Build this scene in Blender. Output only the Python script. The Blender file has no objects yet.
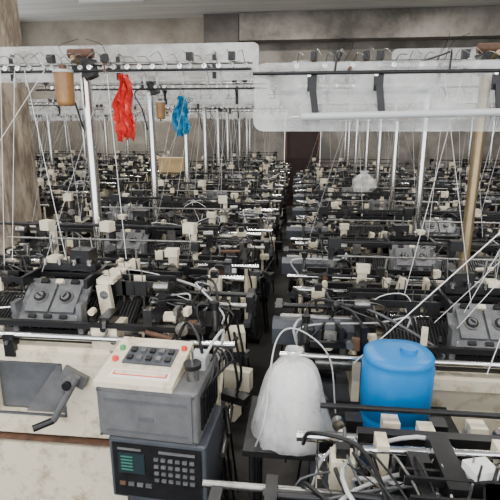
import bpy, math, random
from mathutils import Vector, Matrix, Euler, noise as mnoise

# ------------------------------------------------------------ materials
MATS = {}
def mat(name, col, rough=0.5, metal=0.0, noise=0.0, nscale=12.0, col2=None, bump=0.0, spec=0.5, stretch=None, lo=.35, hi=.65):
    m = bpy.data.materials.new(name); m.use_nodes = True
    nt = m.node_tree; b = nt.nodes["Principled BSDF"]
    b.inputs["Roughness"].default_value = rough
    b.inputs["Metallic"].default_value = metal
    b.inputs["Specular IOR Level"].default_value = spec
    b.inputs["Base Color"].default_value = (*col, 1)
    if noise > 0 or bump > 0:
        tc = nt.nodes.new("ShaderNodeTexCoord"); mp = nt.nodes.new("ShaderNodeMapping")
        nt.links.new(tc.outputs["Object"], mp.inputs["Vector"])
        if stretch: mp.inputs["Scale"].default_value = stretch
        n = nt.nodes.new("ShaderNodeTexNoise"); n.inputs["Scale"].default_value = nscale
        n.inputs["Detail"].default_value = 8; n.inputs["Roughness"].default_value = 0.68
        nt.links.new(mp.outputs["Vector"], n.inputs["Vector"])
        if noise > 0:
            r = nt.nodes.new("ShaderNodeValToRGB")
            r.color_ramp.elements[0].position = lo; r.color_ramp.elements[1].position = hi
            c2 = col2 if col2 else tuple(c*(1-noise) for c in col)
            r.color_ramp.elements[0].color = (*c2, 1); r.color_ramp.elements[1].color = (*col, 1)
            nt.links.new(n.outputs["Fac"], r.inputs["Fac"]); nt.links.new(r.outputs["Color"], b.inputs["Base Color"])
        if bump > 0:
            bp = nt.nodes.new("ShaderNodeBump"); bp.inputs["Strength"].default_value = bump
            bp.inputs["Distance"].default_value = 0.02
            nt.links.new(n.outputs["Fac"], bp.inputs["Height"]); nt.links.new(bp.outputs["Normal"], b.inputs["Normal"])
    MATS[name] = m
    return m

mat("cream_paint", (0.80,0.72,0.55), 0.45, noise=0.3, nscale=13, col2=(0.40,0.31,0.19), lo=.30, hi=.50)
mat("grey_paint", (0.12,0.125,0.135), 0.5, noise=0.3, nscale=14)
mat("box_grey", (0.17,0.17,0.175), 0.5, noise=0.4, nscale=14, lo=.3, hi=.7)
mat("tray_grey", (0.075,0.083,0.10), 0.45, noise=0.3, nscale=10)
mat("black_plastic", (0.008,0.008,0.009), 0.35)
mat("dark_steel", (0.025,0.025,0.027), 0.35, metal=0.4, noise=0.5, nscale=20)
mat("rib_steel", (0.13,0.13,0.13), 0.35, metal=0.8)
mat("steel", (0.40,0.39,0.37), 0.3, metal=0.9, noise=0.5, nscale=25)
mat("chrome", (0.85,0.85,0.85), 0.15, metal=1.0)
mat("plate_alu", (0.25,0.255,0.265), 0.4, metal=0.5, noise=0.5, nscale=18)
mat("white_plastic", (0.85,0.85,0.83), 0.45)
mat("bobbin_grey", (0.55,0.56,0.56), 0.4)
mat("yarn_white", (0.9,0.9,0.88), 0.8)
mat("yarn_dim", (0.6,0.6,0.58), 0.8)
mat("brass", (0.42,0.32,0.18), 0.3, metal=0.7, noise=.3, nscale=8)
mat("rust", (0.14,0.07,0.04), 0.7, noise=0.5, nscale=30)
mat("amber", (0.46,0.24,0.09), 0.3, noise=0.45, nscale=9)
mat("red_plastic", (0.90,0.07,0.06), 0.35, noise=0.45, nscale=35)
mat("blue_cloth", (0.04,0.42,0.72), 0.5, noise=0.5, nscale=40)
mat("blue_plastic", (0.0,0.22,0.62), 0.38, noise=0.15, nscale=5)
mat("green_led", (0.05,0.20,0.15), 0.4)
mat("red_button", (0.8,0.04,0.03), 0.4)
mat("green_button", (0.05,0.35,0.12), 0.4)
mat("blue_tape", (0.05,0.25,0.7), 0.4)
mat("cardboard", (0.60,0.42,0.20), 0.8, noise=0.2)
mat("screen", (0.02,0.035,0.04), 0.15)
mat("concrete_floor", (0.05,0.046,0.043), 0.8, noise=0.6, nscale=3, bump=0.2)
mat("wall_concrete", (0.30,0.275,0.245), 0.9, noise=0.5, nscale=.9, col2=(0.125,0.115,0.10), bump=0.5, lo=.40, hi=.60)
mat("wall_plaster_light", (0.40,0.355,0.295), 0.9, noise=0.5, nscale=.9, col2=(0.22,0.19,0.155), bump=0.4, lo=.38, hi=.62)
mat("wall_concrete_dark", (0.16,0.145,0.13), 0.9, noise=0.5, nscale=1.5, col2=(0.08,0.07,0.065), bump=0.3)
mat("pillar_plaster", (0.42,0.35,0.27), 0.95, noise=0.5, nscale=7, col2=(0.15,0.115,0.085), bump=1.0, stretch=(1,1,0.35), lo=.40, hi=.58)
mat("ceiling_paint", (0.92,0.92,0.88), 0.9, noise=0.25, nscale=1.5, stretch=(0.2,4,1))
mat("door_dark", (0.03,0.012,0.011), 0.6, noise=0.4, nscale=4)

def acrylic(name, fac, col, rng=.12, sc=7, bump=0):
    m = bpy.data.materials.new(name); m.use_nodes = True; nt = m.node_tree
    b = nt.nodes["Principled BSDF"]; b.inputs["Base Color"].default_value = (*col,1); b.inputs["Roughness"].default_value = 0.25
    out = nt.nodes["Material Output"]; t = nt.nodes.new("ShaderNodeBsdfTransparent"); mx = nt.nodes.new("ShaderNodeMixShader")
    tc = nt.nodes.new("ShaderNodeTexCoord"); n = nt.nodes.new("ShaderNodeTexNoise"); n.inputs["Scale"].default_value = sc; n.inputs["Detail"].default_value = 7
    nt.links.new(tc.outputs["Object"], n.inputs["Vector"])
    mr = nt.nodes.new("ShaderNodeMapRange"); mr.inputs["From Min"].default_value = 0.38; mr.inputs["From Max"].default_value = 0.62
    mr.inputs["To Min"].default_value = fac-rng; mr.inputs["To Max"].default_value = fac+rng
    if bump:
        bp = nt.nodes.new("ShaderNodeBump"); bp.inputs["Strength"].default_value = bump; bp.inputs["Distance"].default_value = 0.01
        nt.links.new(n.outputs["Fac"], bp.inputs["Height"]); nt.links.new(bp.outputs["Normal"], b.inputs["Normal"])
    nt.links.new(n.outputs["Fac"], mr.inputs["Value"]); nt.links.new(mr.outputs["Result"], mx.inputs["Fac"])
    nt.links.new(t.outputs[0], mx.inputs[1]); nt.links.new(b.outputs[0], mx.inputs[2]); nt.links.new(mx.outputs[0], out.inputs["Surface"])
    MATS[name] = m
acrylic("acrylic_sheet", 0.40, (0.66,0.67,0.66), .18, 9)
acrylic("acrylic_edge", 0.8, (0.70,0.73,0.73), .1)
acrylic("plastic_film", 0.42, (0.92,0.92,0.91), .16, 11, .8)

# ------------------------------------------------------------ mesh builder
def catmull(pts, n=6):
    P = [Vector(p) for p in pts]
    if len(P) < 3: return P
    P = [P[0]*2-P[1]] + P + [P[-1]*2-P[-2]]
    out = []
    for i in range(1, len(P)-2):
        for k in range(n):
            t = k/n
            a,b,c,d = P[i-1],P[i],P[i+1],P[i+2]
            out.append(0.5*((2*b)+(-a+c)*t+(2*a-5*b+4*c-d)*t*t+(-a+3*b-3*c+d)*t**3))
    out.append(P[-2]); return out

class MB:
    def __init__(s, sgn=1): s.v=[]; s.f=[]; s.m=[]; s.sm=[]; s.names=[]; s.sgn=sgn
    def add(s, verts, faces, m, smooth=False, mtx=None):
        if m not in s.names: s.names.append(m)
        mi = s.names.index(m); o = len(s.v)
        for p in verts:
            p = Vector(p)
            if mtx: p = mtx @ p
            s.v.append((p.x*s.sgn, p.y, p.z))
        for f in faces:
            f = [i+o for i in f]
            if s.sgn < 0: f = f[::-1]
            s.f.append(f); s.m.append(mi); s.sm.append(smooth)
    def box(s, c, d, m, rot=(0,0,0), ch=0.0):
        x,y,z = d[0]/2,d[1]/2,d[2]/2
        mt = Matrix.Translation(c) @ Euler(rot).to_matrix().to_4x4()
        if ch <= 0:
            vs = [(-x,-y,-z),(x,-y,-z),(x,y,-z),(-x,y,-z),(-x,-y,z),(x,-y,z),(x,y,z),(-x,y,z)]
            s.add(vs, [(0,3,2,1),(4,5,6,7),(0,1,5,4),(1,2,6,5),(2,3,7,6),(3,0,4,7)], m, False, mt)
        else:
            def ring(ix, zz):
                r = []; cc = ch
                X,Y = x-ix,y-ix
                for (sx,sy,a0) in ((1,1,0),(-1,1,90),(-1,-1,180),(1,-1,270)):
                    for k in range(4):
                        a = math.radians(a0+k*30)
                        r.append((sx*(X-cc)+cc*math.cos(a), sy*(Y-cc)+cc*math.sin(a), zz))
                return r
            vs = ring(ch*0.5,-z)+ring(0,-z+ch*0.5)+ring(0,z-ch*0.5)+ring(ch*0.5,z)
            fs = [tuple(range(15,-1,-1)), tuple(range(48,64))]
            for L in range(3):
                for k in range(16):
                    a=L*16+k; b=L*16+(k+1)%16
                    fs.append((a,b,b+16,a+16))
            s.add(vs, fs, m, False, mt)
    def cyl(s, p0, p1, r, m, seg=10, r2=None, cap=True):
        p0=Vector(p0); p1=Vector(p1); r2 = r if r2 is None else r2
        d = (p1-p0)
        if d.length < 1e-6: return
        q = d.to_track_quat('Z','Y').to_matrix()
        vs=[]; 
        for (p,rr) in ((p0,r),(p1,r2)):
            for k in range(seg):
                a = 2*math.pi*k/seg
                vs.append(p + q @ Vector((rr*math.cos(a), rr*math.sin(a), 0)))
        fs=[(k,(k+1)%seg,(k+1)%seg+seg,k+seg) for k in range(seg)]
        s.add(vs, fs, m, True)
        if cap:
            s.add(vs, [tuple(range(seg-1,-1,-1)), tuple(range(seg,2*seg))], m, False)
    def tube(s, pts, r, m, seg=6, n=6):
        P = catmull(pts, n); vs=[]; fs=[]
        for i,p in enumerate(P):
            t = (P[min(i+1,len(P)-1)]-P[max(i-1,0)])
            if t.length<1e-7: t=Vector((0,0,1))
            q = t.to_track_quat('Z','Y').to_matrix()
            for k in range(seg):
                a=2*math.pi*k/seg; vs.append(p+q@Vector((r*math.cos(a),r*math.sin(a),0)))
        for i in range(len(P)-1):
            best=0; bd=1e9
            for o in range(seg):
                dd=(vs[i*seg]-vs[(i+1)*seg+o]).length
                if dd<bd: bd=dd; best=o
            ring=[vs[(i+1)*seg+(k+best)%seg] for k in range(seg)]
            vs[(i+1)*seg:(i+2)*seg]=ring
            for k in range(seg):
                a=i*seg+k; b=i*seg+(k+1)%seg
                fs.append((a,b,b+seg,a+seg))
        s.add(vs,fs,m,True)
    def lathe(s, prof, c, m, seg=20, wob=0, rnd=None, smooth=None, fold=0.0):
        vs=[];fs=[]
        for j,(r,z) in enumerate(prof):
            for k in range(seg):
                a=2*math.pi*k/seg
                rr = r*(1+ (wob*(rnd.random()-0.5) if rnd else 0) + fold*(mnoise.noise(Vector((math.cos(a)*3.2,math.sin(a)*3.2,z*5)))))
                zz = z + (fold*.05*mnoise.noise(Vector((a*3,z*9,2.0))) if 0<j<len(prof)-1 else 0)
                vs.append((c[0]+rr*math.cos(a),c[1]+rr*math.sin(a),c[2]+zz))
        for j in range(len(prof)-1):
            for k in range(seg):
                a=j*seg+k;b=j*seg+(k+1)%seg
                fs.append((a,b,b+seg,a+seg))
        s.add(vs,fs,m,(wob==0) if smooth is None else smooth)
    def prism(s, prof, x0, x1, m):
        n=len(prof)
        vs=[(x0,y,z) for y,z in prof]+[(x1,y,z) for y,z in prof]
        fs=[tuple(range(n-1,-1,-1)),tuple(range(n,2*n))]+[(k,(k+1)%n,(k+1)%n+n,k+n) for k in range(n)]
        s.add(vs,fs,m)
    def mesh(s, name):
        me=bpy.data.meshes.new(name); me.from_pydata(s.v,[],s.f)
        for n in s.names: me.materials.append(MATS[n])
        me.polygons.foreach_set("material_index", s.m); me.polygons.foreach_set("use_smooth", s.sm)
        me.update(); return me
    def obj(s, name, loc=(0,0,0), rot=(0,0,0), parent=None):
        o=bpy.data.objects.new(name, s.mesh(name)); bpy.context.scene.collection.objects.link(o)
        o.location=loc; o.rotation_euler=rot
        if parent: o.parent=parent
        return o

def sheet(mb, x0, x1, y, z0, z1, m, tilt=0.0, th=0.005, rc=0.03):
    pts=[]
    for (cx,cz,a0) in ((x1-rc,z1-rc,0),(x0+rc,z1-rc,90),(x0+rc,z0+rc,180),(x1-rc,z0+rc,270)):
        for k in range(5):
            a=math.radians(a0+k*22.5); pts.append((cx+rc*math.cos(a),cz+rc*math.sin(a)))
    n=len(pts); zm=(z0+z1)/2
    vs=[(x,y-th/2+(z-zm)*tilt,z) for x,z in pts]+[(x,y+th/2+(z-zm)*tilt,z) for x,z in pts]
    mb.add(vs,[tuple(range(n)),tuple(range(2*n-1,n-1,-1))],m)
    mb.add(vs,[(k,k+n,(k+1)%n+n,(k+1)%n) for k in range(n)],"acrylic_edge")

# ------------------------------------------------------------ knitting machine
def carriage(mb, x, H, rnd, w=0.27):
    for sy in (-1,1):
        mt = Matrix.Translation((x,sy*0.155,H+0.075)) @ Euler((sy*-math.radians(38),0,0)).to_matrix().to_4x4()
        s2=MB()
        s2.box((0,0,0),(w,0.2,0.014),"plate_alu")
        s2.box((0,0,-0.02),(w*0.9,0.17,0.03),"dark_steel")
        for dx in (-0.2,0.2):
            s2.box((dx*w,0.0,0.014),(w*.36,.13,.016),"plate_alu")
            s2.cyl((dx*w,0.0,0.02),(dx*w,0.0,0.03),0.030,"steel",18)
            s2.cyl((dx*w,0.0,0.03),(dx*w,0.0,0.033),0.024,"dark_steel",18)
            s2.cyl((dx*w,0.0,0.03),(dx*w,0.0,0.040),0.016,"plate_alu",14)
            s2.box((dx*w,0.0,0.042),(0.022,0.006,0.006),"black_plastic",(0,0,rnd.random()*3))
        for dx in (-0.44,-0.0,0.44):
            for dy in (-0.08,0.08):
                s2.cyl((dx*w,dy,0),(dx*w,dy,0.012),0.006,"chrome",8)
        for dx in (-0.2,0.0,0.2):
            s2.box((dx*w*1.2,0.078,0.016),(0.03,0.02,0.02),"cream_paint" if dx==0 else "black_plastic")
            s2.box((dx*w*1.2,-0.082,0.012),(0.03,0.014,0.012),"black_plastic")
        for mname in s2.names:
            idx=s2.names.index(mname)
            mb.add(s2.v,[f for f,mm in zip(s2.f,s2.m) if mm==idx],mname,False,mt)
    for dx in (-w/2,w/2):
        mb.box((x+dx,-0.03,H+0.15),(0.014,0.26,0.04),"dark_steel")
        mb.box((x+dx,-0.21,H+0.03),(0.02,0.05,0.12),"plate_alu")
        mb.box((x+dx,0.21,H+0.06),(0.02,0.05,0.18),"cream_paint")
        mb.cyl((x+dx,-0.22,H-0.05),(x+dx,-0.26,H-0.05),0.02,"chrome",12)
    mb.box((x,0.0,H+0.18),(w*0.9,0.06,0.03),"dark_steel")
    mb.box((x-0.05,0.02,H+0.22),(0.09,0.07,0.06),"black_plastic",(0,0,0.1))
    mb.box((x+0.07,0.0,H+0.205),(0.05,0.05,0.03),"cream_paint")
    for k in range(4):
        a=x-w*0.35+k*w*0.24
        mb.cyl((a,0.03,H+0.18),(a+rnd.uniform(-.02,.02),0.03,H+0.30),0.004,"steel",6)
        mb.cyl((a,-0.03,H+0.19),(a,-0.03,H+0.215),0.012,"chrome",8)

def overhead(mb, L, dz, pole_x, pole_y, rnd, plate=(0.62,2.0,2.2), zt=2.05, pole_mat="chrome", pole_from=0.85, nst=5, px0=0.0):
    H=1+dz
    mb.cyl((pole_x,pole_y,pole_from),(pole_x,pole_y,zt+0.02),0.025,pole_mat,16)
    mb.cyl((pole_x,pole_y,pole_from),(pole_x,pole_y,pole_from+0.08),0.045,"dark_steel",16)
    mb.box((pole_x,pole_y,zt),(0.09,0.08,0.06),"dark_steel",(0,0,0.1))
    mb.cyl((pole_x-0.06,pole_y-0.03,zt+0.05),(pole_x+0.06,pole_y-0.03,zt+0.05),0.022,"rust",12)
    mb.cyl((pole_x,pole_y-0.05,zt),(pole_x,pole_y-0.12,zt+0.02),0.012,"brass",8)
    mb.box((pole_x-.05,pole_y-.06,zt-.03),(.05,.05,.07),"black_plastic",(0,.3,.2))
    mb.tube([(pole_x+.03,pole_y,zt),(pole_x+.1,pole_y-.03,zt-.06),(pole_x+.05,pole_y-.04,zt-.16),(pole_x+.03,pole_y,zt-.3)],.005,"black_plastic",5,5)
    x0,x1=-0.05,L
    mb.cyl((x0,pole_y-0.04,zt),(x1,pole_y-0.04,zt),0.008,"steel",8)
    mb.cyl((x0,pole_y-0.09,zt-0.035),(x1,pole_y-0.09,zt-0.035),0.006,"dark_steel",8)
    mb.box(((x0+x1)/2,pole_y-0.01,zt-0.03),(x1-x0,0.012,0.012),"bobbin_grey")
    n=int((x1-x0)/0.06)
    for i in range(n):
        x=x0+0.03+i*0.06+rnd.uniform(-.01,.01)
        t=rnd.random(); y=pole_y-0.09
        mb.cyl((x,y-0.008,zt-0.02),(x,y+0.008,zt-0.02),0.011,"chrome" if t<.6 else "bobbin_grey",10)
        mb.tube([(x,y,zt-0.03),(x+0.01,y-0.06,zt+0.01+0.03*t),(x+0.03,y-0.12,zt+0.005)],0.0018,"steel",4,3)
        if t<0.5:
            mb.lathe([(0.001,0.02),(0.006,0.016),(0.008,0.0),(0.006,-0.02),(0.001,-0.024)],(x,y+0.06,zt-0.075),"bobbin_grey",8)
            mb.cyl((x,y+0.06,zt-0.055),(x,y+0.06,zt-0.03),0.002,"steel",4)
        if t>0.8: mb.box((x,y,zt+0.02),(0.03,0.03,0.035),"dark_steel")
        if t>0.93: mb.cyl((x,y,zt+0.04),(x,y,zt-0.04),0.010,"rust",8)
    for i in range(5):
        x=rnd.uniform(x0,x1)
        mb.tube([(x,pole_y-0.05,zt),(x+rnd.uniform(-.05,.05),pole_y-0.1,zt+0.07),(x+rnd.uniform(-.12,.12),pole_y-0.16,zt+0.09)],0.0016,"dark_steel",4,3)
    for q in range(nst):
        x=rnd.uniform(.1,L-.1); mb.cyl((x,pole_y-.09,zt-.03),(x+rnd.uniform(-.3,.3),rnd.uniform(-.1,.1),H+.17),.0011,rnd.choice(["yarn_dim","yarn_white"]),4)
    py,pz0,pz1=plate
    if pz1>pz0:
        sheet(mb, x0+px0, L-0.05, py, pz0, pz1, "acrylic_sheet", tilt=0.25)
        for x in (px0+0.18, px0+(L-px0)*0.45, L-0.25):
            mb.box((x,py-0.02,(pz0+pz1)/2-0.03),(0.02,0.008,0.12),"dark_steel")
            mb.cyl((x,py-0.01,pz0+0.05),(x,pole_y,zt),0.006,"dark_steel",6)
            mb.cyl((x,py-0.03,pz1-0.05),(x,py+0.02,pz1-0.05),0.008,"steel",8)

def machine(seed, sgn, L, dz, pole_x, pole_y, cx, tray=False, with_over=True, window=False, pole_mat="chrome", plate=(0.62,2.0,2.2), body0=0.36, dense=1.0, rib=True, px0=0.0, low=False, nst=5, cream=.5):
    rnd=random.Random(seed); mb=MB(sgn); H=1.0+dz
    for x in (0.18, L-0.16):
        mb.box((x,0,0.3+dz/2),(0.2,0.38,0.6+dz),"grey_paint")
        mb.box((x,0,0.02),(0.28,0.5,0.04),"dark_steel")
    mb.box((0.18,0.02,H-0.3),(0.2,0.40,0.2),"grey_paint")
    mb.prism([(-.26,H-.44),(.26,H-.44),(.26,H-.14),(.22,H-.1),(-.24,H-.1),(-.28,H-.14)],body0,L-0.02,"cream_paint")
    mb.box((L/2,0,H-0.5),(L-0.4,0.34,0.1),"dark_steel")
    mb.prism([(-.32,H-.12),(-.27,H-.12),(-.25,H-.07),(-.32,H-.075)],body0,L-0.02,"cream_paint")
    mb.prism([(-.25,H-.1),(-.02,H+.02),(-.02,H+.05),(-.26,H-.07)],body0+.02,L-.08,"dark_steel")
    mb.prism([(.25,H-.1),(.26,H-.07),(.02,H+.05),(.02,H+.02)],body0+.02,L-.08,"dark_steel")
    if rib:
        nx=int((L-.1-body0)/0.014); ang=math.atan2(.12,.24)
        for i in range(nx):
            x=body0+.03+i*0.014
            mb.box((x,-.14,H-.004),(0.004,.22,.012),"rib_steel",(ang,0,0))
            mb.box((x,.14,H-.004),(0.004,.22,.012),"rib_steel",(-ang,0,0))
    mb.box((L/2+.15,-.022,H+.05),(L-body0-.15,.008,.012),"chrome")
    mb.box((L/2+.15,.022,H+.05),(L-body0-.15,.008,.012),"steel")
    mb.box((L/2+.15,-.235,H-.055),(L-body0-.1,.06,.035),"black_plastic",(0.45,0,0))
    mb.box((L/2+.15,.25,H-.055),(L-body0-.1,.06,.04),"black_plastic",(-0.45,0,0))
    mb.cyl((-0.06,-.31,H-.01),(L,-.31,H-.01),.013,"chrome",12)
    mb.cyl((-0.02,.31,H+.04),(L,.31,H+.04),.017,"chrome",12)
    mb.cyl((0.05,.38,H+.1),(L,.38,H+.1),.009,"dark_steel",8)
    mb.box((L/2+.05,.27,H+.085),(L-.2,.03,.03),"black_plastic")
    mb.box((L/2-.02,-.285,H+.03),(L-.15,.02,.022),"black_plastic")
    mb.box((L/2,.36,H-.02),(L-.1,.03,.04),"dark_steel")
    for x in [body0, body0+.45, body0+.9, L-.05]:
        if x<L:
            mb.box((x,-.31,H-.05),(.04,.04,.09),"cream_paint" if rnd.random()<cream else "dark_steel")
            mb.box((x,.33,H-.0),(.045,.09,.14),"cream_paint" if rnd.random()<cream else "dark_steel")
            mb.cyl((x,-.335,H-.03),(x,-.345,H-.03),.009,"chrome",8)
    for y,z in ((-.075,.13),(-.03,.145),(.03,.145),(.075,.13)):
        mb.box((L/2+.1,y,H+z),(L-.25,.008,.022),"black_plastic" if y<0 else "dark_steel")
        for k in range(int(5*dense)):
            x=rnd.uniform(.35,L-.1)
            if abs(x-cx)<.16: continue
            mb.box((x,y,H+z-.02),(.05,.014,.06),rnd.choice(["black_plastic","steel","black_plastic","cream_paint","dark_steel"]))
            mb.box((x,y*.6,H+z-.08),(.008,.008,.08),"steel")
            mb.cyl((x-.01,y,H+z),(x-.01,y-.01,H+z+.06),.003,"steel",5)
    for x in (.27,L-.06):
        mb.box((x,0,H+.08),(.03,.2,.12),"dark_steel")
        mb.box((x+.01,.12,H+.06),(.05,.04,.16),"black_plastic")
        mb.box((x,0,H-.02),(.06,.5,.12),"dark_steel")
        mb.cyl((x-.03,-.1,H+.13),(x+.03,-.1,H+.13),.02,"steel",12)
    if not low: carriage(mb,cx,H,rnd)
    # tall rear structure: upper rod on uprights, with switch heads
    if not low:
        zu=H+.27
        mb.cyl((.2,.42,zu),(L-.1,.42,zu),.008,"dark_steel",8)
        mb.cyl((.2,.40,zu-.07),(L-.3,.40,zu-.07),.006,"steel",8)
        for x in (.2,.2+L*.28,.2+L*.55,L-.12):
            x+=rnd.uniform(-.05,.05)
            mb.box((x,.42,H+.13),(.025,.03,.30),rnd.choice(["cream_paint","dark_steel","black_plastic"]))
            mb.box((x+.015,.40,zu),(.06,.05,.05),rnd.choice(["black_plastic","cream_paint","dark_steel"]),(0,0,rnd.uniform(-.3,.3)))
            mb.cyl((x,.385,H+.16),(x,.41,H+.16),.022,"steel",12)
        for q in range(int(5*dense)):
            x=rnd.uniform(.2,L-.15); hh=rnd.uniform(.12,.30); yy=rnd.uniform(.1,.4)
            mb.cyl((x,yy,H),(x+rnd.uniform(-.03,.03),yy,H+hh),rnd.uniform(.003,.008),rnd.choice(["steel","dark_steel","chrome"]),6)
            mb.box((x,yy,H+hh*.7),(.035,.03,.04),rnd.choice(["black_plastic","dark_steel","cream_paint"]),(0,0,rnd.uniform(-.4,.4)))
    # drive end (aisle side)
    mb.box((.24,-.1,H-.13),(.03,.34,.18),"cream_paint")
    mb.box((.05,.02,H-.1),(.02,.44,.12),"dark_steel")
    mb.box((.12,-.05,H-.07),(.13,.16,.1),"black_plastic")
    mb.cyl((.13,.1,H-.06),(.13,.22,H-.06),.055,"dark_steel",18)
    mb.cyl((.13,.22,H-.06),(.13,.25,H-.06),.035,"steel",16)
    mb.cyl((.08,-.22,H-.08),(.24,-.22,H-.08),.03,"steel",14)
    mb.cyl((-.07,-.02,H+.03),(.34,-.02,H+.03),.012,"steel",8)
    mb.cyl((-.1,.06,H+.05),(.34,.06,H+.05),.012,"black_plastic",8)
    mb.box((-.08,.05,H+.03),(.03,.12,.07),"dark_steel")
    mb.box((.1,.17,H+.04),(.06,.06,.1),"cream_paint")
    mb.box((.1,.17,H+.1),(.035,.03,.04),"black_plastic")
    mb.cyl((.04,-.17,H-.02),(.04,-.17,H+.07),.010,"steel",8); mb.cyl((.04,-.17,H+.07),(.04,-.17,H+.1),.018,"black_plastic",10)
    if not low:
        mb.box((.31,.24,H+.06),(.04,.04,.24),"cream_paint")
        mb.box((.31,.22,H+.19),(.06,.05,.035),"cream_paint")
        mb.cyl((.31,.19,H+.12),(.31,.21,H+.12),.02,"steel",12)
        mb.box((.42,.2,H+.04),(.12,.1,.05),"cream_paint",(.2,0,0))
        mb.box((.48,.18,H+.1),(.03,.05,.12),"cream_paint",(0,.25,0))
    mb.cyl((.02,-.26,H-.35),(.05,.28,H-.02),.010,"cream_paint",6)
    mb.cyl((.02,-.26,H-.35),(.02,-.26,H-.02),.010,"cream_paint",6)
    mb.box((.02,0,H-.4),(.04,.5,.03),"grey_paint")
    for k in range(int(10*dense)):
        x=rnd.uniform(-.05,.12); y=rnd.uniform(-.3,.3); z=H-rnd.uniform(.1,.5)
        if rnd.random()<.5: mb.box((x,y,z),(rnd.uniform(.03,.12),rnd.uniform(.03,.1),rnd.uniform(.02,.1)),rnd.choice(["black_plastic","dark_steel","grey_paint","cream_paint"]),(0,0,rnd.uniform(-.4,.4)))
        else: mb.cyl((x,y,z),(x+rnd.uniform(-.06,.1),y+rnd.uniform(-.25,.25),z+rnd.uniform(-.1,.1)),rnd.uniform(.005,.014),rnd.choice(["black_plastic","steel","dark_steel"]),7)
    for k in range(int(10*dense)):
        a=(rnd.uniform(-.02,.3),rnd.uniform(-.2,.25),H-.05)
        b=(rnd.uniform(.0,.55),rnd.uniform(-.3,.35),H+rnd.uniform(-.1,.06))
        mid=((a[0]+b[0])/2+rnd.uniform(-.1,.1),(a[1]+b[1])/2,H+rnd.uniform(.03,.13))
        mb.tube([a,(a[0]+rnd.uniform(-.04,.04),a[1],H+.05),mid,(b[0],b[1],b[2]+.05),b],rnd.choice([.002,.003,.004,.006]),rnd.choice(["black_plastic","black_plastic","black_plastic","grey_paint","bobbin_grey"]),6,5)
    if not low:
        for k in range(int(6*dense)):
            x=rnd.uniform(.3,L-.2); y=rnd.uniform(-.2,.3)
            mb.tube([(x,y,H+.02),(x+rnd.uniform(-.1,.1),y-.02,H+.14),(x+rnd.uniform(-.2,.2),y+rnd.uniform(-.1,.1),H+.17),(x+rnd.uniform(-.3,.3),y,H+.02)],.0018,rnd.choice(["black_plastic","yarn_white","steel"]),4,5)
    for k in range(6):
        x=rnd.uniform(-.04,.14); y=rnd.uniform(-.25,.25)
        mb.tube([(x,y,H-.05),(x-.03,y-.02,H-.25),(x+.04,y,H-.45),(x,y,.05)],.006,"black_plastic",5,5)
    for i in range(int(L/.13)):
        x=.15+i*.13+rnd.uniform(-.03,.03); t=rnd.random()
        mb.box((x,.4,H+.02),(.05,.05,.07),["cream_paint","black_plastic","cream_paint","black_plastic"][int(t*4)])
        if low: continue
        mb.cyl((x,.4,H+.05),(x+rnd.uniform(-.03,.03),.38,H+.12+t*.06),.004,"steel",5)
        if t<.5: mb.cyl((x,.37,H+.08),(x,.43,H+.08),.018,"steel" if t<.25 else "dark_steel",12)
    zh=.03 if low else .09
    for i in range(int(90*dense)):
        x=rnd.uniform(.05,L-.05); side=rnd.random()
        if abs(x-cx)<.17: continue
        y=rnd.uniform(-.32,-.2) if side<.35 else rnd.uniform(.15,.42)
        z=H+rnd.uniform(-.05,zh); t=rnd.random()
        m=rnd.choice(["black_plastic","dark_steel","steel","cream_paint","chrome","grey_paint","black_plastic","dark_steel","cream_paint","rust"])
        if t<.45: mb.box((x,y,z),(rnd.uniform(.01,.06),rnd.uniform(.01,.05),rnd.uniform(.02,.07)),m,(0,0,rnd.uniform(-.3,.3)))
        elif t<.75: mb.cyl((x,y,z),(x+rnd.uniform(-.12,.12),y+rnd.uniform(-.03,.03),z+rnd.uniform(-.02,.04)),rnd.uniform(.004,.012),m,7)
        else: mb.cyl((x,y-.01,z),(x,y+.015,z),rnd.uniform(.012,.025),m,12)
    if tray:
        mb.prism([(-.13,H-.055),(-.03,H-.06),(-.02,H+.03),(-.10,H+.045),(-.14,H+.02)],-.1,.32,"tray_grey")
        mb.box((.3,-.08,H-.01),(.05,.14,.12),"black_plastic")
        mb.box((.25,-.08,H-.12),(.03,.08,.18),"dark_steel")
    if window:
        x0,x1=.42,L; yf=-.30
        mb.box(((x0+x1)/2,yf+.02,H-.08),(x1-x0,.05,.05),"cream_paint")
        wx0,wx1=.62,.90; wz0,wz1=H-.345,H-.125
        zt,zb=H-.1,H-.44
        mb.box(((x0+wx0)/2,yf,(zt+zb)/2),(wx0-x0,.03,zt-zb),"cream_paint")
        mb.box(((wx1+x1)/2,yf,(zt+zb)/2),(x1-wx1,.03,zt-zb),"cream_paint")
        mb.box(((wx0+wx1)/2,yf,(zt+wz1)/2),(wx1-wx0,.03,zt-wz1),"cream_paint")
        mb.box(((wx0+wx1)/2,yf,(wz0+zb)/2),(wx1-wx0,.03,wz0-zb),"cream_paint")
        mb.box(((wx0+wx1)/2,yf+.025,(wz0+wz1)/2),(wx1-wx0,.01,wz1-wz0),"grey_paint")
        mb.add([(wx0,yf-.005,wz0),(wx0+.17,yf-.005,wz0),(wx0+.02,yf-.005,wz1-.01),(wx0,yf-.005,wz1-.01),
                (wx0,yf+.02,wz0),(wx0+.17,yf+.02,wz0),(wx0+.02,yf+.02,wz1-.01),(wx0,yf+.02,wz1-.01)],
               [(0,1,2,3),(1,5,6,2),(2,6,7,3)],"box_grey")
        for (xa,xb,za,zb2) in ((wx0-.006,wx1+.006,wz1,wz1+.008),(wx0-.006,wx1+.006,wz0-.008,wz0),(wx0-.008,wx0,wz0-.008,wz1+.008),(wx1,wx1+.008,wz0-.008,wz1+.008)):
            mb.box(((xa+xb)/2,yf-.016,(za+zb2)/2),(xb-xa,.008,zb2-za),"grey_paint")
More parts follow.
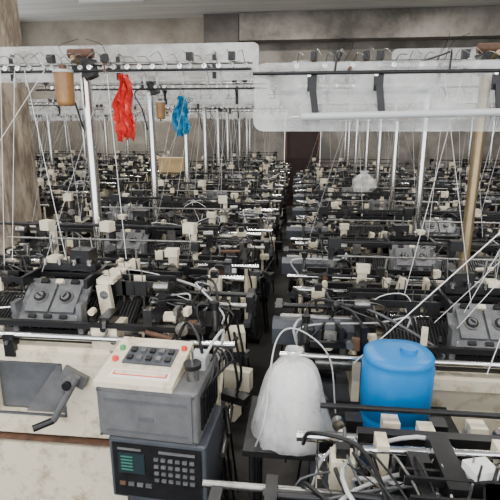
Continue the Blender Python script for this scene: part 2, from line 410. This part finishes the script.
        mb.box(((x0+x1)/2-.02,yf+.0,(H-.46)/2+.02),(x1-x0+.04,.08,H-.46-.06),"cream_paint")
        mb.box(((x0+x1)/2,yf-.02,H-.455),(x1-x0,.03,.008),"rust")
        for x in (x0+.05,1.0,1.3): mb.cyl((x,yf-.012,H-.4),(x,yf-.022,H-.4),.008,"steel",8)
        cxk=.56; cz=H-.17; yk=yf-.02
        mb.box((cxk,yk,cz),(.10,.03,.055),"box_grey",(0,-.5,0))
        mb.cyl((cxk,yk,cz),(cxk,yk-.06,cz),.026,"box_grey",16)
        mb.cyl((cxk-.035,yk-.05,cz+.03),(cxk+.075,yk-.055,cz-.16),.013,"box_grey",10)
        mb.cyl((cxk-.0,yk-.045,cz),(cxk-.0,yk-.075,cz),.017,"dark_steel",12)
        mb.cyl((cxk+.075,yk-.055,cz-.16),(cxk+.135,yk-.10,cz-.17),.014,"black_plastic",10)
        mb.box((.44,-.24,H-.02),(.1,.12,.09),"cream_paint")
        mb.box((.44,-.24,H+.04),(.04,.1,.05),"black_plastic")
        mb.cyl((.40,-.3,H-.02),(.40,-.315,H-.02),.012,"chrome",12)
        for i in range(4):
            mb.box((.50+.012*i,-.12+.06*i,H+.06+.01*i),(.05,.03,.16),"cream_paint" if i%2==0 else "dark_steel",(0,.1,0))
            mb.cyl((.50,-.14+.06*i,H+.10),(.50,-.115+.06*i,H+.10),.018,"chrome",12)
        mb.box((.5,.0,H+.15),(.07,.24,.02),"cream_paint")
        for k,mn in enumerate(("blue_tape","red_button","blue_tape","green_button")):
            mb.tube([(.90+.02*k,-.33,H+.035),(.98,-.335+.006*k,H+.06+.012*k),(1.05+.02*k,-.32,H+.03)],.008,mn,6,5)
    if with_over: overhead(mb,L,dz,pole_x,pole_y,rnd,pole_mat=pole_mat,plate=plate,pole_from=H-.15,px0=px0,nst=nst)
    return mb

jr=random.Random(77)
def place(me, name, loc, jit=False):
    o=bpy.data.objects.new(name, me); bpy.context.scene.collection.objects.link(o)
    if jit:
        loc=(loc[0]+jr.uniform(-.03,.03),loc[1]+jr.uniform(-.03,.03),0); o.rotation_euler=(0,0,jr.uniform(-.012,.012))
    o.location=loc; return o
N="flat_knitting_machine"
LA=-0.28; LY=1.85; RY=1.95
def strand(mb, off, a, b, r=.0014, m="yarn_white"):
    a=Vector(a)-Vector(off); b=Vector(b)-Vector(off); a.x*=mb.sgn; b.x*=mb.sgn
    mb.cyl(a,b,r,m,5)
heroL=machine(11,-1,1.55,0.0,.77,.45,.70,window=True,dense=2.0,plate=(0.72,2.0,2.19),nst=2)
for a,b in (((-1.3,2.2,2.02),(-1.0,1.85,1.2)),((-1.35,2.2,2.02),(-1.25,1.85,1.2)),((-.9,2.2,2.0),(-.75,1.9,1.2)),((-1.2,2.2,2.02),(-1.45,1.85,1.45)),((-1.42,2.2,2.02),(-1.3,1.85,1.1))):
    strand(heroL,(LA,LY,0),a,b)
place(heroL.mesh(N),N,(LA,LY,0))
P0=(0,0,0)
varL=[machine(s,-1,1.55,0.0,.77+.02*j,.45,c,plate=p,dense=1.4,cream=.7).mesh(N) for j,(s,c,p) in enumerate(((21,.78,(.6,1.93,2.1)),(22,1.15,(.6,1.95,2.1)),(23,.6,P0),(24,.95,P0),(25,.7,(.6,1.93,2.08))))]
for k in range(1,9): place(varL[(k-1)%5],N,(LA,LY+k,0),k>1)
for k in range(1,9): place(varL[(k+2)%5],N,(-2.65,LY+k,0),True)
for k in range(4,9): place(varL[(k*2)%5],N,(-4.5,LY+k,0),True)
heroR=machine(31,1,1.9,-.08,.83,.40,.74,tray=True,dense=2.0,pole_mat="brass",plate=(.65,1.97,2.15),px0=.5,nst=1)
O=(0,RY,0)
for a,b,r in (((.80,1.62,1.55),(.22,1.62,.90),.0024),((.82,1.60,1.53),(.70,1.62,.88),.0022),((.84,1.62,1.45),(.62,1.75,1.0),.0015),((.9,1.62,1.9),(.66,1.8,1.05),.0014),
            ((.6,2.2,2.0),(.72,1.9,1.05),.0012),((.70,2.25,2.0),(.45,1.95,1.0),.0012),((.80,1.62,1.55),(.86,1.62,.95),.0016),((.9,1.7,1.5),(.55,1.8,1.0),.0012)):
    strand(heroR,O,a,b,r)
heroR.cyl((.79,1.61-RY,1.56),(.82,1.61-RY,1.56),.022,"white_plastic",14)
hR=place(heroR.mesh(N),N,O)
varR=[machine(s,1,1.9,-.08,.83,.40,c,tray=True,dense=1.4,plate=p,cream=.7).mesh(N) for j,(s,c,p) in enumerate(((41,.69,(.6,1.93,2.12)),(42,1.1,P0),(43,.8,(.6,1.93,2.1)),(44,.62,P0)))]
for k in range(1,8): place(varR[(k-1)%4],N,(0,RY+k,0),k>1)
for k in range(2,8): place(varR[(k+1)%4],N,(2.3,RY+k,0),True)
for k in range(5,8): place(varR[(k)%4],N,(4.5,RY+k,0),True)
near=machine(52,1,1.5,-.17,0,0,2.9,with_over=False,dense=2.4,low=True)
for (y,z,r) in ((-.22,.83,.012),(-.10,.86,.008),(.1,.86,.010)):
    near.cyl((-.26,y,z),(.35,y,z),r,"steel",10)
near.box((-.22,-.06,.84),(.03,.3,.05),"dark_steel")
near.box((.34,.1,.96),(.05,.2,.05),"dark_steel"); near.box((.40,.06,.97),(.06,.05,.07),"white_plastic",(0,0,.3))
near.cyl((.15,.16,.95),(.8,.16,.97),.011,"chrome",12); near.cyl((.15,.20,.92),(.8,.20,.92),.014,"black_plastic",12)
near.cyl((.1,.02,.93),(.8,.0,.93),.009,"black_plastic",10)
for x in (.2,.5,.75): near.box((x,.18,.9),(.03,.06,.14),"cream_paint")
near.cyl((.56,.06,.92),(.56,.06,1.0),.02,"steel",12); near.cyl((.56,.06,1.0),(.56,.06,1.015),.035,"dark_steel",14)
for k in range(12):
    near.tube([(.15+.04*k,.15,.9),(.12+.05*k,.1,.98),(.2+.03*k,-.05,.95),(.16+.04*k,-.2,.84)],.0035,["black_plastic","black_plastic","steel","black_plastic","bobbin_grey"][k%5],5,5)
near.tube([(.0,.3,.85),(.02,.2,.96),(.14,.12,.98),(.18,-.05,.93),(.08,-.2,.85)],.006,"black_plastic",8,8)
place(near.mesh(N),N,(.03,.90,0))

# ------------------------------------------------------------ front right acrylic guard (bolted to its machine)
g=MB(); 
sheet(g,-.16,1.15,1.62,1.745,1.965,"acrylic_sheet",tilt=.3,rc=.035)
for x in (.03,.24,.60,.9):
    g.box((x,1.60,1.90),(.03,.01,.06),"dark_steel"); g.box((x+.008,1.585,1.84),(.022,.01,.10),"dark_steel",(0,-.15,0))
    g.cyl((x-.01,1.6,1.92),(x-.01,1.585,1.92),.007,"chrome",8)
for x,z in ((-.1,1.93),(.15,1.94),(.4,1.80),(.5,1.93),(.05,1.80)): g.cyl((x,1.60,z),(x,1.64,z),.006,"rust",8)
g.cyl((-.16,1.585,1.925),(1.2,1.585,1.925),.006,"dark_steel",8)
g.cyl((.0,1.57,1.79),(1.2,1.57,1.815),.012,"bobbin_grey",10)
g.cyl((.83,1.6,1.925),(.83,2.3,2.0),.012,"dark_steel",8)
for x in (.1,.45,.75): g.tube([(x,1.585,1.925),(x+.01,1.62,1.99),(x+.03,1.75,2.0),(x+.03,2.25,2.03)],.004,"dark_steel",5,4)
g.obj("acrylic_yarn_guard",(0,-RY,0),parent=hR)

# ------------------------------------------------------------ control box
c=MB()
c.box((0,0,0),(.335,.27,.185),"box_grey",ch=.012)
c.box((0,-.138,.0),(.30,.006,.15),"box_grey"); c.box((0,-.142,.05),(.27,.004,.008),"grey_paint"); c.box((0,-.142,-.06),(.27,.004,.006),"grey_paint")
c.box((-.0,-.142,-.01),(.05,.004,.012),"grey_paint")
for x in (-.155,.155):
    for z in (-.08,.08): c.cyl((x,-.134,z),(x,-.142,z),.006,"chrome",8)
c.box((.17,0,.0),(.008,.2,.12),"dark_steel")
for k in range(6): c.box((.176,-.07+k*.03,.0),(.006,.012,.1),"black_plastic")
X0,X1=-.17,.09
c.add([(X0,-.14,.09),(X1,-.14,.09),(X1,.1,.09),(X0,.1,.09),(X0,-.14,.108),(X1,-.14,.108),(X1,.1,.15),(X0,.1,.15)],
      [(0,3,2,1),(4,5,6,7),(0,1,5,4),(1,2,6,5),(2,3,7,6),(3,0,4,7)],"cream_paint")
sl=math.atan2(.042,.24)
def pz(y): return .108+(y+.14)*.175
c.box((-.03,.0,pz(.0)+.003),(.17,.09,.006),"tray_grey",(sl,0,0))
for i in range(5):
    for j in range(2):
        y=-.02+j*.04; x=-.095+i*.033
        c.box((x,y,pz(y)+.008),(.018,.02,.010),["black_plastic","grey_paint","black_plastic","plate_alu","black_plastic"][i],(sl,0,0))
c.cyl((-.143,-.03,pz(-.03)),(-.143,-.03,pz(-.03)+.012),.011,"red_button",14)
c.cyl((-.143,.03,pz(.03)),(-.143,.03,pz(.03)+.012),.010,"green_button",14)
c.cyl((.072,.05,pz(.05)),(.072,.05,pz(.05)+.012),.010,"red_button",12)
c.box((-.03,-.095,pz(-.095)+.002),(.2,.035,.004),"yarn_white",(sl,0,0))
c.box((-.03,-.095,pz(-.095)+.004),(.18,.02,.003),"red_button",(sl,0,0)); c.box((-.03,-.095,pz(-.095)+.005),(.17,.014,.003),"cream_paint",(sl,0,0))
c.cyl((.13,-.05,.09),(.13,-.05,.135),.02,"steel",12); c.cyl((.13,-.05,.135),(.13,-.05,.15),.03,"dark_steel",12); c.cyl((.13,-.05,.15),(.13,-.05,.19),.006,"chrome",8)
c.box((.13,.04,.115),(.05,.06,.05),"bobbin_grey")
c.tube([(.14,.04,.13),(.12,.05,.2),(.05,.14,.20),(.0,.13,.08)],.006,"black_plastic",6)
c.tube([(.15,.02,.13),(.18,.03,.19),(.2,.10,.2),(.17,.13,.07)],.005,"bobbin_grey",6)
for k in range(5): c.tube([(.17,-.08+.03*k,.05),(.20+.01*k,-.07+.03*k,.12),(.19,.0+.02*k,.15),(.15,.1,.08)],.0035,"black_plastic",5)
c.obj("machine_control_box",(-.455,1.385,.875),(0,0,-.06))

k=MB()
k.box((0,0,0),(.33,.24,.23),"tray_grey",ch=.01)
k.box((0,-.122,.0),(.30,.006,.20),"dark_steel")
k.box((-.085,-.127,.03),(.09,.004,.075),"screen")
for i in range(5): k.box((-.10,-.130,.055-i*.012),(.04,.003,.004),"green_led")
for i in range(6):
    for j in range(4): k.box((.0+i*.024,-.128,.055-j*.026),(.015,.006,.010),["grey_paint","box_grey","box_grey"][(i+j)%3])
for i in range(4): k.box((-.12+i*.03,-.128,-.05),(.02,.006,.012),["rust","grey_paint","box_grey","grey_paint"][i])
k.box((.07,-.128,.083),(.12,.004,.008),"box_grey"); k.box((-.09,-.128,.083),(.08,.004,.006),"box_grey")
k.box((0,0.02,-.36),(.26,.18,.49),"tray_grey")
k.obj("operator_keypad_cabinet",(-.43,1.37,.665),(0,0,-.06))

# ------------------------------------------------------------ shelf, blue container, wrapped cone
SZ=.755
s=MB()
s.box((.20,1.43,SZ-.01),(.72,.32,.02),"dark_steel")
for x in (-.13,.53):
    for y in (1.29,1.57): s.cyl((x,y,0),(x,y,SZ-.02),.012,"dark_steel",8)
s.cyl((-.13,1.29,.25),(.53,1.29,.25),.008,"dark_steel",6)
s.obj("steel_work_shelf")

b=MB()
def rrect(hx,hy,r,z,n=7):
    out=[]
    for (sx,sy,a0) in ((1,1,0),(-1,1,90),(-1,-1,180),(1,-1,270)):
        for q in range(n):
            a=math.radians(a0+q*90/(n-1)); out.append((sx*(hx-r)+r*math.cos(a),sy*(hy-r)+r*math.sin(a),z))
    return out
levels=[(.103,.092,.08,0),(.113,.101,.09,.01),(.115,.103,.09,.05),(.112,.10,.09,.056),(.115,.103,.09,.062),(.116,.104,.09,.235),(.111,.10,.09,.246),(.113,.102,.09,.252),(.113,.102,.09,.268),(.103,.092,.08,.276),(.06,.05,.045,.280)]
vs=[];n=28
for (hx,hy,r,z) in levels: vs+=rrect(hx,hy,r,z)
fs=[tuple(range(n-1,-1,-1)),tuple(range((len(levels)-1)*n,len(levels)*n))]
for L_ in range(len(levels)-1):
    for q in range(n): fs.append((L_*n+q,L_*n+(q+1)%n,(L_+1)*n+(q+1)%n,(L_+1)*n+q))
b.add(vs,fs,"blue_plastic",True)
b.cyl((.03,-.01,.278),(.03,-.01,.296),.028,"blue_plastic",18)
b.obj("blue_plastic_drum",(.345,1.47,SZ),(0,0,.05))

w=MB()
prof=[(.138,0),(.134,.02),(.126,.05),(.118,.08),(.110,.11),(.102,.14),(.095,.17),(.087,.20),(.078,.225),(.064,.245),(.044,.258),(.024,.266),(.015,.275),(.020,.288),(.030,.30)]
w.lathe(prof,(0,0,0),"plastic_film",48,smooth=True,fold=.15)
w.lathe([(r*.93,z*.97+.003) for r,z in prof[:12]],(0,0,0),"plastic_film",40,smooth=True,fold=-.16)
w.lathe([(.001,.004),(.10,.004),(.065,.22),(.02,.23),(.001,.23)],(0,0,0),"yarn_white",24)
w.obj("plastic_wrapped_yarn_cone",(-.005,1.40,SZ))
cbl=MB()
cbl.tube([(-.12,1.29,SZ+.006),(-.09,1.27,SZ+.12),(-.07,1.5,SZ+.27),(.0,1.56,SZ+.30),(.12,1.56,SZ+.2),(.15,1.5,SZ+.006)],.003,"bobbin_grey",6,8)
cbl.obj("loose_cable")

# ------------------------------------------------------------ hanging things
def rag(name, loc, w_, h_, m, seed):
    rnd=random.Random(seed); mb=MB(); nx,nz=9,16; vs=[];fs=[]
    for j in range(nz+1):
        t=j/nz; ww=w_*(.35+.75*math.sin(min(1,t*1.3)*math.pi*.6)) * (1 if t<.8 else 1-(t-.8)*2)
        for i in range(nx+1):
            u=i/nx-.5
            vs.append((u*ww+rnd.uniform(-.006,.006)+.008*math.sin(t*9),.025*math.sin(i*2.3+t*5)+rnd.uniform(-.008,.008),-t*h_+ (rnd.uniform(-.02,.01) if j==nz else 0)))
    for j in range(nz):
        for i in range(nx):
            a=j*(nx+1)+i; fs.append((a,a+nx+1,a+nx+2,a+1))
    mb.add(vs,fs,m); mb.cyl((0,0,-.01),(0,0,.06),.003,"steel",5)
    mb.obj(name,loc)
rag("red_plastic_rag",(-.835,2.22,2.0),.095,.29,"red_plastic",1)
rag("blue_mesh_rag",(-.81,3.2,1.97),.11,.25,"blue_cloth",2)
def cup(loc,r=.05,h=.17):
    m=MB(); m.lathe([(.001,0),(r*.8,0),(r*.92,.02),(r,h*.9),(r*1.02,h)],(0,0,0),"amber",20)
    m.cyl((0,0,h*.98),(0,0,h*1.06),r*1.08,"bobbin_grey",20); m.cyl((0,0,h*1.05),(0,0,h*1.2),r*.4,"rust",10)
    m.obj("amber_oil_cup",loc)
cup((-1.11,2.2,1.86),.045,.15); cup((-.95,3.2,1.82),.032,.11); cup((.83,4.20,1.82),.032,.12)

pb=MB(); rnd=random.Random(9)
pb.lathe([(.001,0),(.09,.0),(.12,.05),(.11,.12),(.07,.17),(.03,.19),(.05,.22)],(0,0,0),"plastic_film",16,wob=.35,rnd=rnd); pb.obj("clear_plastic_bag",(.66,4.95,1.12))
cb=MB(); cb.box((0,0,.09),(.3,.2,.2),"cardboard"); cb.box((0,0,.191),(.3,.02,.003),"white_plastic"); cb.box((-.19,0,.19),(.1,.2,.004),"cardboard",(0,.5,0)); cb.obj("cardboard_box",(-1.62,5.86,1.22))

# ------------------------------------------------------------ room
def room(name, c, d, m): 
    q=MB(); q.box((0,0,0),d,m); return q.obj(name,c)
FY=10.9; CZ=4.12
room("floor",(0,4,-.05),(14,15,.1),"concrete_floor")
q=MB()
q.box((-6.55,4,1.0),(.1,15,2.0),"wall_concrete"); q.box((-6.55,4,3.95),(.1,15,.34),"wall_concrete")
for (a,b_) in ((-3.5,-1.5),(2.2,3.0),(6.6,7.2),(10.3,11.5)): q.box((-6.55,(a+b_)/2,2.9),(.1,b_-a,1.8),"wall_concrete")
q.obj("wall_left")
for i,(a,b_) in enumerate(((-1.5,2.2),(3.0,6.6),(7.2,10.3))):  # unseen windows, added so daylight enters from the left and reaches the ceiling
    q=MB()
    for z in (2.03,2.9,3.75): q.box((-6.55,(a+b_)/2,z),(.05,b_-a,.05),"box_grey")
    for t in range(5): q.box((-6.55,a+.03+(b_-a-.06)*t/4,2.9),(.05,.05,1.7),"box_grey")
    q.obj("added_window_%d"%(i+1))
room("wall_right",(6.55,4,2.2),(.1,15,4.4),"wall_concrete")
for (a,b_,z0,z1,m_) in ((-6.5,-1.75,0,CZ,"wall_plaster_light"),(-1.75,-.38,0,CZ,"wall_concrete"),(.45,6.5,0,CZ,"wall_concrete"),(-.38,.45,2.05,CZ,"wall_concrete")):
    q=MB(); q.box(((a+b_)/2,FY+.1,(z0+z1)/2),(b_-a,.2,z1-z0),m_); q.obj("wall_far")
d=MB(); d.box((.035,FY+.12,1.01),(.81,.06,2.02),"door_dark"); 
for x in (-.34,.41): d.box((x,FY+.07,1.0),(.05,.05,2.0),"rust")
d.box((.035,FY+.07,2.0),(.78,.05,.06),"rust"); d.cyl((.32,FY+.09,1.0),(.32,FY+.04,1.0),.03,"steel",12)
for z in (.55,1.45): d.box((.035,FY+.085,z),(.55,.02,.7),"door_dark")
d.obj("door_1")
room("ceiling",(0,4.6,CZ+.05),(13.2,12.8,.1),"ceiling_paint")
room("concrete_column",(-1.75,FY-.15,CZ/2),(.75,.3,CZ-.02),"wall_concrete_dark")
room("beam",(2.6,FY-.2,CZ-.28),(7.9,.38,.54),"wall_concrete")
room("trim_1",(2.6,FY-.03,2.95),(7.9,.06,.10),"wall_concrete_dark")
room("plaster_pillar",(-2.28,3.3,CZ/2),(.42,.42,CZ-.02),"pillar_plaster")
for ix,x in enumerate((-3.6,-.6,2.6)):  # out-of-view ceiling lamps, added to brighten the room
    for iy,yy in enumerate((.2,3.4,6.6,9.3)):
        l=MB(); l.box((0,0,0),(1.25,.12,.05),"white_plastic"); ob=l.obj("added_ceiling_lamp",(x,yy,CZ-.03))
        ld=bpy.data.lights.new("tube","AREA"); ld.shape='RECTANGLE'; ld.size=1.2; ld.size_y=.1; ld.energy=(50 if iy<3 else 55); ld.color=(1,.965,.91)
        lo=bpy.data.objects.new("tube",ld); bpy.context.scene.collection.objects.link(lo); lo.parent=ob; lo.location=(0,0,-.04)

wd=bpy.data.worlds.new("World"); bpy.context.scene.world=wd; wd.use_nodes=True
wd.node_tree.nodes["Background"].inputs[0].default_value=(.95,.97,1,1); wd.node_tree.nodes["Background"].inputs[1].default_value=3.2

cd=bpy.data.cameras.new("cam"); cam=bpy.data.objects.new("camera",cd); bpy.context.scene.collection.objects.link(cam)
cd.sensor_width=36; cd.lens=36*465/500; cd.clip_start=.05
cam.location=(0,0,1.75); cam.rotation_euler=(math.radians(90-14.5),0,math.radians(6.1))
bpy.context.scene.camera=cam
